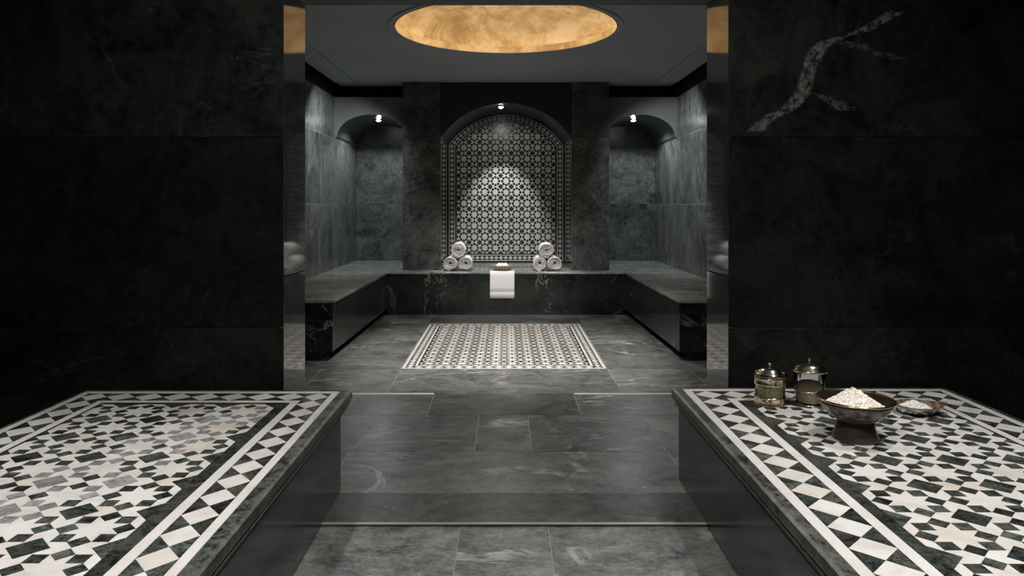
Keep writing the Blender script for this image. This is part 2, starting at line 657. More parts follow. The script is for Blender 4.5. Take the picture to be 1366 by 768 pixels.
def border(x0, y0, x1, y1, w, pitch):
    """diamonds and the triangles between them for a rectangular band of width w inside x0..x1,y0..y1"""
    dia, tri = [], []

    def run(fn, length):
        n = max(1, round(length / pitch))
        p = length / n
        for i in range(n):
            a, b = i * p, (i + 1) * p
            c = (a + b) / 2
            dia.append([fn(a, w / 2), fn(c, 0), fn(b, w / 2), fn(c, w)])
            if i:
                tri.append([fn(a - p / 2, 0), fn(a + p / 2, 0), fn(a, w / 2)])
                tri.append([fn(a - p / 2, w), fn(a + p / 2, w), fn(a, w / 2)])
        for e, s in ((0, 1), (length, -1)):
            tri.append([fn(e, 0), fn(e + s * p / 2, 0), fn(e, w / 2)])
            tri.append([fn(e, w), fn(e + s * p / 2, w), fn(e, w / 2)])
    run(lambda t, u: (x0 + w + t, y0 + u), x1 - x0 - 2 * w)
    run(lambda t, u: (x0 + w + t, y1 - u), x1 - x0 - 2 * w)
    run(lambda t, u: (x0 + u, y0 + w + t), y1 - y0 - 2 * w)
    run(lambda t, u: (x1 - u, y0 + w + t), y1 - y0 - 2 * w)
    for cx, cy in ((x0, y0), (x1 - w, y0), (x0, y1 - w), (x1 - w, y1 - w)):
        h = w / 2
        dia.append([(cx, cy + h), (cx + h, cy), (cx + w, cy + h), (cx + h, cy + w)])
        for sx, sy in ((0, 0), (w, 0), (0, w), (w, w)):
            tri.append([(cx + sx, cy + sy), (cx + h, cy + sy), (cx + sx, cy + h)])
    fix = lambda p: p if poly_area(p) > 0 else list(reversed(p))
    return [fix(p) for p in dia], [fix(p) for p in tri]


def frame(x0, y0, x1, y1, w):
    """four mitred strips"""
    o = [(x0, y0), (x1, y0), (x1, y1), (x0, y1)]
    i = [(x0 + w, y0 + w), (x1 - w, y0 + w), (x1 - w, y1 - w), (x0 + w, y1 - w)]
    return [[o[k], o[(k + 1) % 4], i[(k + 1) % 4], i[k]] for k in range(4)]


# ------------------------------------------------------------------ setting: floor
ZC = 2.67          # ceiling of the back room
XW = 2.04          # side walls of the back room
fl = obj('floor', (lambda bm: (add_box(bm, (-3.0, -2.0, -0.06), (3.0, 2.838, -0.0115)), add_box(bm, (-3.0, 2.838, -0.06), (3.0, 10.0, -0.0015)), from_bm(bm, 'floor'))[2])(bmesh.new()), M['grout'])
tag(fl, kind='structure')


def floor_tile(x0, x1, y0, y1, top=0.0, tone=1.0, warm=0.0):
    g = 0.0020
    o = box('floor_tile', (x0 + g, y0 + g, top - 0.008), (x1 - g, y1 - g, top), M['floor'], fl, 0.0012)
    o.color = (tone * (1 + warm), tone, tone * (1 + warm * 0.6), 1)
    return o


# y from, y to, joints, top, tone of each slab (the slabs differ from one another)
rows = [
    (-2.0, 1.6, (-3.0, -0.76, -0.18, 0.165, 0.80, 3.0), -0.010, (1, 1.1, 1.0, 1.05, 1)),
    (1.6, 2.436, (-3.0, -0.76, -0.18, 0.165, 0.80, 3.0), -0.010, (1, 1.25, 1.3, 1.25, 1)),
    (2.436, 2.838, (-3.0, -0.76, -0.18, 0.165, 0.80, 3.0), -0.010, (1, 1.38, 1.2, 1.34, 1)),
    (2.842, 3.133, (-3.0, -1.6, 1.6, 3.0), 0.0, (1, 0.50, 1)),
    (3.133, 3.655, (-3.0, -0.79, 0.82, 3.0), 0.0, (0.9, 1.0, 0.9)),
    (3.655, 4.293, (-2.4, -0.775, -0.16, 0.13, 0.81, 2.4), 0.0, (0.95, 0.74, 0.80, 0.72, 0.95)),
    (4.293, 4.768, (-2.4, -1.2, -0.47, 0.445, 1.2, 2.4), 0.0, (1, 0.95, 0.66, 1.0, 1)),
    (4.768, 5.483, (-2.4, -1.39, -0.79, 0.77, 1.39, 2.4), 0.0, (1.1, 0.98, 0.88, 1.02, 1.1)),
    (5.483, 6.45, (-2.4, -0.80), 0.0, (1.05,)), (5.483, 6.45, (0.77, 2.4), 0.0, (1.0,)),
    (6.45, 7.56, (-2.4, -0.80), 0.0, (0.92,)), (6.45, 7.56, (0.77, 2.4), 0.0, (0.96,)),
    (7.56, 8.4, (-2.4, -0.82, 0.80, 2.4), 0.0, (1.2, 0.66, 1.2)),
]
for y0, y1, xs, top, tones in rows:
    for a, b, t in zip(xs, xs[1:], tones):
        floor_tile(a, b, y0, y1, top, t, 0.02 if t < 0.8 and y0 == 3.655 else (-0.04 if t < 0.7 else 0.0))
nose = box('trim_1', (-0.9, 2.826, -0.005), (0.95, 2.842, 0.0015), M['trimlight'], None, 0.003, 2)
tag(nose, kind='structure')

for i, (a, b) in enumerate(((-1.3, -0.475), (0.45, 1.3))):
    tag(box('trim_%d' % (5 + i), (a, 4.750, -0.002), (b, 4.786, 0.0008), M['white_joint'], None, 0.0004), kind='structure')

# ------------------------------------------------------------------ setting: walls of the front room
XJ, Y1, Y2, ZL = 1.046, 3.40, 3.77, 2.285


def slabs(parent, m, axis, pos, thick, us, zs, g=0.0012, name='slab', bevel=0.0015):
    """slabs on a wall. axis 'x': the wall faces +-x at x=pos; axis 'y': faces y. thick signed towards the room"""
    for a, b in zip(us, us[1:]):
        for c, d in zip(zs, zs[1:]):
            mm = m(a, c) if callable(m) else m
            if axis == 'x':
                box(name, (min(pos, pos + thick), a + g, c + g), (max(pos, pos + thick), b - g, d - g), mm, parent, bevel)
            else:
                box(name, (a + g, min(pos, pos + thick), c + g), (b - g, max(pos, pos + thick), d - g), mm, parent, bevel)


for s, side in ((-1, 'left'), (1, 'right')):
    w = box('wall_front_' + side, (min(s * (XJ + 0.02), s * 3.0), Y1 + 0.02, 0), (max(s * (XJ + 0.02), s * 3.0), Y2 - 0.02, 2.9), M['dark_grout'])
    tag(w, kind='structure')
    w.location = (0, 0, 0)
    w.data.transform(Matrix.Translation((s * (XJ + 3.02) / 2, (Y1 + Y2) / 2, 1.45)))
    us = sorted((s * (XJ + 0.0), s * 2.62, s * 3.0))
    mm = M['wall'] if s < 0 else (lambda a, c: M['vein_wall'] if abs(c - 1.564) < 0.01 and a < 1.2 else M['wall'])
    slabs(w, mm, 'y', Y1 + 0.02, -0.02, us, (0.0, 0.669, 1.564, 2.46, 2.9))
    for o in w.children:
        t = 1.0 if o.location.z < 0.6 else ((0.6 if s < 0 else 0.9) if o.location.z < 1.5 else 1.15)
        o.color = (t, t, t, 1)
    slabs(w, M['jamb'], 'x', s * (XJ + 0.02), -s * 0.02, (Y1 + 0.001, Y2), (0, 0.905, 1.62, ZL), name='jamb_slab', bevel=0.003)
    slabs(w, M['wall'], 'y', Y2 - 0.02, 0.02, sorted((s * XJ, s * 2.04)), (0, 0.905, 1.8, 2.67))
    sw = box('wall_' + ('left_front' if s < 0 else 'right_front'), (min(s * 3.0, s * 3.1), -2.0, 0), (max(s * 3.0, s * 3.1), Y1, 2.9), M['wall'])
    tag(sw, kind='structure')
lintel = box('trim_2', (-XJ - 0.02, Y1, ZL), (XJ + 0.02, Y2, 2.9), M['header'])
tag(lintel, kind='structure')
tag(box('wall_rear', (-3.1, -2.1, 0), (3.1, -2.0, 2.9), M['wall']), kind='structure')
tag(box('ceiling_front', (-3.1, -2.1, 2.9), (3.1, Y2, 3.0), M['ceiling']), kind='structure')

# ------------------------------------------------------------------ setting: walls of the back room
YB, YP, YM, YH = 9.87, 8.41, 9.46, 8.60
ZF = 2.52
for s, side in ((-1, 'left'), (1, 'right')):
    w = box('wall_' + side, (min(s * (XW + 0.0015), s * 2.16), Y2, 0), (max(s * (XW + 0.0015), s * 2.16), YB + 0.1, ZF), M['grout'])
    tag(w, kind='structure')
    w.data.transform(Matrix.Translation(w.location))
    w.location = (0, 0, 0)
    slabs(w, M['niche'], 'x', s * (XW + 0.02), -s * 0.02, (Y2, 5.2, 6.6, 7.95, YB), (0.0, 0.485, 1.25, 2.03, ZF), 0.0022)
    slabs(w, M['black'], 'x', s * (XW + 0.02), -s * 0.012, (Y2, 5.2, 6.6, 7.95, YB), (ZF, 2.9), name='shade_slab')  # black slabs stand in for the shade below the ceiling
wb = box('wall_back', (-2.16, YB + 0.02, 0), (2.16, YB + 0.12, 3.0), M['dark_grout'])
wb.data.transform(Matrix.Translation(wb.location))
wb.location = (0, 0, 0)
tag(wb, kind='structure')
for s in (-1, 1):
    slabs(wb, M['niche_back'], 'y', YB + 0.02, -0.02, sorted((s * 1.2, s * XW)), (0.485, 1.25, 2.03, 2.6))

for s, side in ((-1, 'left'), (1, 'right')):
    # pillar between niche and mosaic: core and facing slabs
    p = box('wall_pier_' + side, (min(s * 0.775, s * 1.185), YP + 0.015, 0.484), (max(s * 0.775, s * 1.185), YB, ZC + 0.1), M['dark_grout'])
    p.data.transform(Matrix.Translation(p.location))
    p.location = (0, 0, 0)
    tag(p, kind='structure')
    slabs(p, M['pillar'], 'y', YP + 0.015, -0.015, sorted((s * 0.76, s * 1.2)), (0.484, 1.25, 2.03, ZC))
    slabs(p, M['jamb'], 'x', s * 0.775, -s * 0.015, (YP, YM + 0.02), (0.484, 1.25, 2.026), name='reveal_slab')
    slabs(p, M['pillar'], 'x', s * 1.185, s * 0.015, (YP, YB), (0.484, 1.25, 2.03, ZC), name='return_slab')
    # arched header over the niche, vault running to the back wall
    x_in, x_out = s * 1.2, s * XW
    arc = [(s * 1.603 - 0.402 * math.cos(PI * i / 40), 2.055 + 0.258 * math.sin(PI * i / 40)) for i in range(41)]
    if s > 0:
        arc = list(reversed(arc))       # from the wall side towards the pier
    arc = [q for q in arc if abs(q[0]) > 1.2]
    pts = [(x_out, 2.03)] + arc + [(x_in, 2.05), (x_in, ZF), (x_out, ZF)]
    h = extrude_xz('wall_niche_arch_' + side, pts, YH, YB - 0.001, M['header'], None, 'structure')
    h.data.materials.append(M['arch'])
    for f in h.data.polygons:
        if abs(f.normal.y) < 0.1 and f.center.z < 2.4 and abs(f.normal.z) + abs(f.normal.x) > 0.5 and 1.21 < abs(f.center.x) < 2.03:
            f.material_index = 1
    tag(box('trim_' + ('3' if s < 0 else '4'), (min(x_in, x_out), YH + 0.14, ZF + 0.001), (max(x_in, x_out), YB, 2.9), M['black']), kind='structure')  # black block painting the shade above the niche header

arc = list(reversed(arc_pts(0, 0.759, 2.026, 0.40, 56)))
pts = [(-0.759, 2.75), (0.759, 2.75)] + arc
extrude_xz('wall_centre_arch', pts, YP + 0.03, YM, M['arch_black'], None, 'structure')
tag(box('wall_mosaic_backing', (-0.775, YM + 0.03, 0.3), (0.775, YB, 2.75), M['dark_grout']), kind='structure')

# ------------------------------------------------------------------ setting: ceiling with round opening
DY, DR = 5.887, 0.8925


def ceiling_plate(name, x0, x1, y0, y1, z, thick, hole, m, n=96, z_up=None):
    bm = bmesh.new()
    lo_c, lo_o = [], []
    for i in range(n):
        a = 2 * PI * i / n
        dx, dy = math.cos(a), math.sin(a)
        lo_c.append((hole * dx, DY + hole * dy))
        t = min((x1 if dx > 0 else -x0) / abs(dx) if abs(dx) > 1e-6 else 1e9,
                ((y1 - DY) if dy > 0 else (DY - y0)) / abs(dy) if abs(dy) > 1e-6 else 1e9)
        lo_o.append((t * dx, DY + t * dy))
    corners = [(x1, y1), (x0, y1), (x0, y0), (x1, y0)]
    # snap the ray nearest each corner to the corner
    for c in corners:
        k = min(range(n), key=lambda q: (lo_o[q][0] - c[0])**2 + (lo_o[q][1] - c[1])**2)
        lo_o[k] = c
    v = {}
    for key, pts_, zz in (('a', lo_c, z), ('b', lo_o, z), ('c', lo_c, z + thick), ('d', lo_o, z + thick)):
        v[key] = [bm.verts.new((x, y, zz)) for x, y in pts_]
    for i in range(n):
        j = (i + 1) % n
        bm.faces.new((v['a'][i], v['a'][j], v['b'][j], v['b'][i]))
        bm.faces.new((v['c'][i], v['d'][i], v['d'][j], v['c'][j]))
        bm.faces.new((v['a'][i], v['c'][i], v['c'][j], v['a'][j]))
        bm.faces.new((v['b'][i], v['b'][j], v['d'][j], v['d'][i]))
    return obj(name, from_bm(bm, name), m)


ce = ceiling_plate('ceiling', -1.985, 1.985, Y2, YB, ZC, 0.022, DR + 0.012, M['ceiling'])
tag(ce, kind='structure')
# plain border strips of the ceiling, a finger lower
for i, (a, b) in enumerate(((-1.985, -1.75), (1.75, 1.985))):
    box('ceiling_border', (a, Y2, ZC - 0.012), (b, YP - 0.005, ZC), M['ceiling'], ce)
tag(box('ceiling_upper', (-2.16, Y2, 2.97), (2.16, YB, 3.0), M['black']), kind='structure')
bpy.data.objects['ceiling_upper'].data.transform(Matrix.Translation((0, 0, 0.5)))

dome = empty('ceiling_dome', (0, DY, ZC), 'shallow round gold dome set in the dark grey ceiling', 'dome')
obj('dome_ring', lathe_mesh('dome_ring', [(DR + 0.005, -0.001), (DR + 0.005, -0.004), (DR + 0.03, -0.006), (DR + 0.052, -0.010), (DR + 0.058, -0.008), (DR + 0.06, -0.001)], 96), M['ceiling'], dome)
obj('gold_lip', lathe_mesh('gold_lip', [(DR, -0.005), (DR, 0.055), (DR + 0.02, 0.06), (DR + 0.02, 0.03), (DR + 0.20, 0.03)], 96), M['gold'], dome)
prof = [(1.09 * math.cos(t), 0.031 + 0.50 * math.sin(t)) for t in [PI / 2 * i / 24 for i in range(25)]]
prof[-1] = (0, 0.531)
obj('dome_shell', lathe_mesh('dome_shell', prof, 96), M['gold'], dome)
tor = [(1.0 + 0.012 * math.cos(2 * PI * k / 8), 0.044 + 0.012 * math.sin(2 * PI * k / 8)) for k in range(8)]
obj('cove_lamp', lathe_mesh('cove_lamp', tor, 96, close=True), M['cove'], dome)

# ------------------------------------------------------------------ wall mosaic
wm = empty('wall_mosaic', (0, YM, 0.48), 'arched black and white star mosaic filling the central alcove', 'mosaic')
wm_in = wm
BW = 0.094           # border width
OX, OZ0, OZS, ORISE = 0.757, 0.497, 2.024, 0.399


def arch_poly(off):
    """outline of the mosaic, moved inwards by off"""
    half, rise = OX, ORISE
    rad = (half * half + rise * rise) / (2 * rise)
    zc = OZS + rise - rad
    r2 = rad - off
    h2 = half - off
    a = math.asin(h2 / r2)
    pts_ = [(h2, OZ0 + off)]
    pts_ += [(r2 * math.sin(a - 2 * a * i / 48), zc + r2 * math.cos(a - 2 * a * i / 48)) for i in range(49)]
    pts_ += [(-h2, OZ0 + off)]
    return pts_       # counter-clockwise in (x, z)


def wm_obj(name, polys, z0, z1, m, kind=None):
    bm = bmesh.new()
    for p in polys:
        add_prism(bm, p, z0, z1, 'xz', YM)
    o = obj(name, from_bm(bm, name), m)
    for f in o.data.polygons:
        pass
    o.parent = wm
    o.matrix_parent_inverse = Matrix.Translation(wm.location).inverted()
    return tag(o, kind=kind)


# bed of dark stone
wm_obj('dark_bed', [arch_poly(0.0)], -0.03, 0.0, M['dark_mosaic'])


def ring(off0, off1):
    a, b = arch_poly(off0), arch_poly(off1)
    return [[a[i], a[(i + 1) % len(a)], b[(i + 1) % len(b)], b[i]] for i in range(len(a))]


wm_obj('white_line', ring(0.010, 0.020), -0.002, 0.003, M['white_mosaic'])
wm_obj('white_line', ring(0.080, 0.090), -0.002, 0.003, M['white_mosaic'])
# lozenges between the two lines
path = arch_poly(0.05)
path = path + [path[0]]
seglen = [math.dist(path[i], path[i + 1]) for i in range(len(path) - 1)]
total = sum(seglen)
npit = round(total / 0.062)
loz = []
for k in range(npit):
    t = (k + 0.5) * total / npit
    i = 0
    while t > seglen[i]:
        t -= seglen[i]
        i += 1
    u = t / seglen[i]
    x = path[i][0] + (path[i + 1][0] - path[i][0]) * u
    z = path[i][1] + (path[i + 1][1] - path[i][1]) * u
    dx = (path[i + 1][0] - path[i][0]) / seglen[i]
    dz = (path[i + 1][1] - path[i][1]) / seglen[i]
    h = 0.029
    loz.append([(x + dx * h, z + dz * h), (x - dz * h * 0.95, z + dx * h * 0.95), (x - dx * h, z - dz * h), (x + dz * h * 0.95, z - dx * h * 0.95)])
wm_obj('lozenge', loz, -0.002, 0.003, M['white_mosaic'], 'stuff')
field = arch_poly(BW + 0.012)
AX, AZ = 0.1382, 0.1455
z_first = OZ0 + BW + 0.012 + AZ / 2
whites = []
for kind, p in pattern(-5 * AX, z_first, 11, 13, AX, AZ):
    if kind not in ('star', 'hexagon'):
        continue
    q = clip(p, field)
    if not q:
        continue
    if kind == 'star' and len(q) == 16:
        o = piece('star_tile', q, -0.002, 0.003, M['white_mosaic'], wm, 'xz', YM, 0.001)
        o.matrix_parent_inverse = Matrix.Translation(wm.location).inverted()
    else:
        whites.append(shrink(q, 0.0012))
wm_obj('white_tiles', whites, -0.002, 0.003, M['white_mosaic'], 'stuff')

# ------------------------------------------------------------------ floor mosaic
fm = empty('floor_mosaic', (0, 0, 0), 'rectangular black and white star mosaic panel set in the floor', 'mosaic')
X0, X1, Z0, Z1 = -0.798, 0.768, 5.486, 7.555
box('dark_bed', (X0, Z0, -0.017), (X1, Z1, -0.0006), M['dark_mosaic'], fm)
for p in frame(X0 + 0.004, Z0 + 0.004, X1 - 0.004, Z1 - 0.004, 0.024):
    piece('stripe', p, -0.0006, 0.0, M['stripe'], fm)
dia, tri = border(X0 + 0.030, Z0 + 0.030, X1 - 0.030, Z1 - 0.030, 0.062, 0.075)
for p in dia:
    piece('border_diamond', p, -0.0006, 0.0, M['white_tile'], fm)
for p in frame(X0 + 0.094, Z0 + 0.094, X1 - 0.094, Z1 - 0.094, 0.02):
    piece('stripe', p, -0.0006, 0.0, M['stripe'], fm)
fx0, fx1, fy0, fy1 = X0 + 0.126, X1 - 0.126, Z0 + 0.118, Z1 - 0.118
ax, ay = (fx1 - fx0) / 10, (fy1 - fy0) / 13
bm = bmesh.new()
fr = rect(fx0, fy0, fx1, fy1)
for kind, p in pattern(fx0 + ax / 2, fy0 + ay / 2, 10, 13, ax, ay):
    if kind not in ('star', 'hexagon'):
        continue
    q = clip(p, fr)
    if not q:
        continue
    if kind == 'star' and len(q) == 16:
        piece('star_tile', q, -0.0006, 0.0, M['white_tile'], fm, gap=0.0008)
    else:
        add_prism(bm, shrink(q, 0.0008), -0.0006, 0.0)
tag(obj('white_tiles', from_bm(bm, 'white_tiles'), M['white_tile'], fm), kind='stuff')

# ------------------------------------------------------------------ the bench round three walls
ZB = 0.483
bench = empty('stone_bench', (0, 8.2, 0), 'U-shaped dark polished stone bench running round the three walls', 'bench')


def bpart(name, bm, m, bevel=0.0):
    if bevel:
        bmesh.ops.bevel(bm, geom=list(bm.edges), offset=bevel, segments=2, affect='EDGES', profile=0.6)
    bmesh.ops.translate(bm, verts=bm.verts, vec=(0, -8.2, 0))
    return obj(name, from_bm(bm, name), m, bench)


def prism_xy(pts_, z0, z1):
    bm = bmesh.new()
    a = [bm.verts.new((x, y, z0)) for x, y in pts_]
    b = [bm.verts.new((x, y, z1)) for x, y in pts_]
    bm.faces.new(list(reversed(a)))
    bm.faces.new(b)
    n = len(pts_)
    for i in range(n):
        j = (i + 1) % n
        bm.faces.new((a[i], a[j], b[j], b[i]))
    return bm


XF, XB, YF, YR = 1.372, 1.325, 5.76, 8.15
for s in (-1, 1):
    bpart('seat_slab', prism_xy([(s * XF, YF), (s * (XW - 0.003), YF), (s * (XW - 0.003), YR - 0.001), (s * XB, YR - 0.001)][::s], ZB - 0.022, ZB), M['bench_top'], 0.003)
    bpart('seat_slab', prism_xy([(s * (XB + 0.001), YR + 0.001), (s * (XW - 0.003), YR + 0.001), (s * (XW - 0.003), YB - 0.003), (s * 1.204, YB - 0.003), (s * 1.204, YP - 0.001), (s * (XB + 0.001), YP - 0.001)][::s], ZB - 0.022, ZB), M['bench_top'], 0.003)
    # front stone set back under the seat edge, then the toe recess
    bpart('side_panel', prism_xy([(s * (XF + 0.012), YF + 0.014), (s * (XW - 0.003), YF + 0.014), (s * (XW - 0.003), YR), (s * (XB + 0.012), YR)][::s], 0.07, ZB - 0.0225), M['bench'], 0.002)
    bpart('plinth', prism_xy([(s * (XF + 0.11), YF + 0.016), (s * (XW - 0.003), YF + 0.016), (s * (XW - 0.003), YR), (s * (XB + 0.11), YR)][::s], 0.0, 0.07), M['black'])
for a, b in ((-XB, -0.43), (-0.43, 0.43), (0.43, XB)):
    bpart('seat_slab', prism_xy([(a + 0.001, YR - 0.004), (b - 0.001, YR - 0.004), (b - 0.001, YP - 0.002), (a + 0.001, YP - 0.002)], ZB - 0.022, ZB), M['bench_top'], 0.003)
bpart('seat_slab', prism_xy([(-0.758, YP), (0.758, YP), (0.758, YM - 0.001), (-0.758, YM - 0.001)], ZB - 0.022, ZB), M['bench_top'])
for a, b in ((-1.34, -0.43), (-0.43, 0.43), (0.43, 1.34)):
    bpart('front_panel', prism_xy([(a + 0.001, YR + 0.008), (b - 0.001, YR + 0.008), (b - 0.001, YM), (a + 0.001, YM)], 0.0, ZB - 0.0225), M['bench'], 0.001)

# ------------------------------------------------------------------ the two mosaic topped tables
T = 0.40
GREY = [(-1.02, 3.02), (-1.13, 2.83), (-1.20, 2.62), (-1.26, 2.45), (-1.30, 2.20), (-1.42, 2.02), (-1.62, 1.80), (-1.60, 1.55)]


def near_grey(x, y):
    d = 9
    for (ax_, ay_), (bx_, by_) in zip(GREY, GREY[1:]):
        t = max(0, min(1, ((x - ax_) * (bx_ - ax_) + (y - ay_) * (by_ - ay_)) / ((bx_ - ax_)**2 + (by_ - ay_)**2)))
        d = min(d, math.hypot(x - ax_ - t * (bx_ - ax_), y - ay_ - t * (by_ - ay_)))
    return d


def rim(bm, x0, y0, x1, y1):
    """bullnosed slab with a small cove below it"""
    prof = [(-0.012, -0.075), (-0.012, -0.062), (-0.004, -0.056), (0.0, -0.050), (-0.010, -0.046), (-0.003, -0.042)]
    prof += [(0.003 * math.cos(a) - 0.0, -0.022 + 0.020 * math.sin(a)) for a in [R(-70 + 15 * i) for i in range(9)]]
    prof += [(-0.007, -0.001), (-0.016, 0.0)]
    rings = []
    for o, z in prof:
        rings.append([bm.verts.new((x, y, T + z)) for x, y in ((x0 - o, y0 - o), (x1 + o, y0 - o), (x1 + o, y1 + o), (x0 - o, y1 + o))])
    for a, b in zip(rings, rings[1:]):
        for i in range(4):
            j = (i + 1) % 4
            bm.faces.new((a[i], a[j], b[j], b[i]))
    bm.faces.new(list(reversed(rings[0])))
    top = rings[-1]
    zt = T - 0.0015
    inn = [bm.verts.new((v.co.x + (0.001 if k in (0, 3) else -0.001), v.co.y + (0.001 if k < 2 else -0.001), zt)) for k, v in enumerate(top)]
    for i in range(4):
        j = (i + 1) % 4
        bm.faces.new((top[i], top[j], inn[j], inn[i]))
    bm.faces.new(inn)


def table(label, lip, stripe_o, dia_o, stripe_i, dark, field_, star0, a, body, pitch, grey=False):
    t = empty('stone_table', ((lip[0] + lip[2]) / 2, (lip[1] + lip[3]) / 2, -0.01), label, 'table')
    inv = Matrix.Translation(t.location).inverted()

    def add(o):
        o.matrix_parent_inverse = inv
        return o
    add(box('plinth', (body[0], body[1], -0.01), (body[2], body[3], T - 0.075), M['table'], t, 0.006, 2))
    bm = bmesh.new()
    rim(bm, *lip)
    add(obj('slab_edge', from_bm(bm, 'slab_edge'), M['lip'], t))
    z0, z1 = T - 0.0016, T
    g = 0.0005

    def P(name, p, m, gap=g):
        return add(piece(name, p, z0, z1, m, t, gap=gap))
    # dark margin between lip and the outer white stripe is the lip itself; then stripe, diamonds, stripe, dark band
    for o_, i_, nm, m in ((stripe_o, dia_o, 'stripe', M['stripe']), (stripe_i, dark, 'stripe', M['stripe']), (dark, field_, 'dark_band', M['dark_tile'])):
        oc = rect(*o_)
        ic = rect(*i_)
        for k in range(4):
            P(nm, [oc[k], oc[(k + 1) % 4], ic[(k + 1) % 4], ic[k]], m, 0.0003)
    # diamond band: four sides of their own width
    x0, y0, x1, y1 = dia_o
    u0, v0, u1, v1 = stripe_i

    def band(fn, length, w):
        n = max(1, round(length / pitch))
        p = length / n
        for i in range(n):
            aa, b = i * p, (i + 1) * p
            c = (aa + b) / 2
            fix('border_diamond', [fn(aa, w / 2), fn(c, 0), fn(b, w / 2), fn(c, w)], M['white_tile'])
            if i:
                fix('border_triangle', [fn(aa - p / 2, 0), fn(aa + p / 2, 0), fn(aa, w / 2)], M['dark_tile'])
                fix('border_triangle', [fn(aa - p / 2, w), fn(aa + p / 2, w), fn(aa, w / 2)], M['dark_tile'])
        for e, s in ((0, 1), (length, -1)):
            fix('border_triangle', [fn(e, 0), fn(e + s * p / 2, 0), fn(e, w / 2)], M['dark_tile'])
            fix('border_triangle', [fn(e, w), fn(e + s * p / 2, w), fn(e, w / 2)], M['dark_tile'])

    def fix(nm, p, m):
        P(nm, p if poly_area(p) > 0 else list(reversed(p)), m)
    band(lambda q, u: (u0 + q, y0 + u), u1 - u0, v0 - y0)
    band(lambda q, u: (u0 + q, v1 + u), u1 - u0, y1 - v1)
    band(lambda q, u: (x0 + u, v0 + q), v1 - v0, u0 - x0)
    band(lambda q, u: (u1 + u, v0 + q), v1 - v0, x1 - u1)
    for cx0, cx1 in ((x0, u0), (u1, x1)):
        for cy0, cy1 in ((y0, v0), (v1, y1)):
            mx, my = (cx0 + cx1) / 2, (cy0 + cy1) / 2
            fix('border_diamond', [(cx0, my), (mx, cy0), (cx1, my), (mx, cy1)], M['white_tile'])
            for sx in (cx0, cx1):
                for sy in (cy0, cy1):
                    fix('border_triangle', [(sx, sy), (mx, sy), (sx, my)], M['dark_tile'])
    fr_ = rect(*field_)
    nx = int((field_[2] - field_[0]) / a) + 2
    ny = int((field_[3] - field_[1]) / a) + 2
    for kind, p in pattern(star0[0], star0[1], nx, ny, a, a):
        q = clip(p, fr_)
        if not q:
            continue
        if kind in ('star', 'hexagon'):
            P(kind + '_tile', q, M['white_tile'])
        else:
            cx, cy = centroid(q)
            m = M['dark_tile']
            if grey:
                d = near_grey(cx, cy)
                if d < 0.10 + 0.06 * random.random() and cy < 3.02 and random.random() < 0.85:
                    m = M['grey_tile']
            P(kind + '_tile', q, m)
    return t


# right: star lattice 0.22 m
a = 0.2195
fx0, fy1 = 1.044, 3.060
fy0 = fy1 - 9 * a
fld = (fx0, fy0, fx0 + 3.5 * a, fy1)
dk = (fx0 - 0.042, fy0 - 0.045, fld[2] + 0.012, fy1 + 0.072)
si = (dk[0] - 0.034, dk[1] - 0.034, dk[2] + 0.032, dk[3] + 0.036)
do = (si[0] - 0.123, si[1] - 0.12, si[2] + 0.117, si[3] + 0.122)
so = (do[0] - 0.034, do[1] - 0.034, do[2] + 0.032, do[3] + 0.034)
lp = (so[0] - 0.040, so[1] - 0.035, so[2] + 0.035, so[3] + 0.033)
table('low dark stone table with star mosaic top, carrying the jars and bowls', lp, so, do, si, dk, fld, (fx0 + a / 2, fy0 + a / 2), a,
      (lp[0] + 0.013, lp[1] + 0.02, lp[2] - 0.013, 3.29), 0.118)
# left: star lattice 0.2135 m
a = 0.2140
fx1, fy1 = -0.968, 3.072
fy0 = fy1 - 9 * a
fld = (fx1 - 3.5 * a, fy0, fx1, fy1)
dk = (fld[0] - 0.012, fy0 - 0.045, fx1 + 0.046, fy1 + 0.026)
si = (dk[0] - 0.032, dk[1] - 0.034, dk[2] + 0.033, dk[3] + 0.032)
do = (si[0] - 0.112, si[1] - 0.11, si[2] + 0.106, si[3] + 0.118)
so = (do[0] - 0.030, do[1] - 0.034, do[2] + 0.029, do[3] + 0.034)
lp = (so[0] - 0.025, so[1] - 0.035, so[2] + 0.046, so[3] + 0.032)
table('low dark stone table with bare star mosaic top, some tiles greyed', lp, so, do, si, dk, fld, (fx1 - a / 2 - 3 * a, fy0 + a / 2), a,
      (lp[0] + 0.013, lp[1] + 0.02, lp[2] - 0.013, 3.16), 0.1185, True)

# ------------------------------------------------------------------ rolled towels


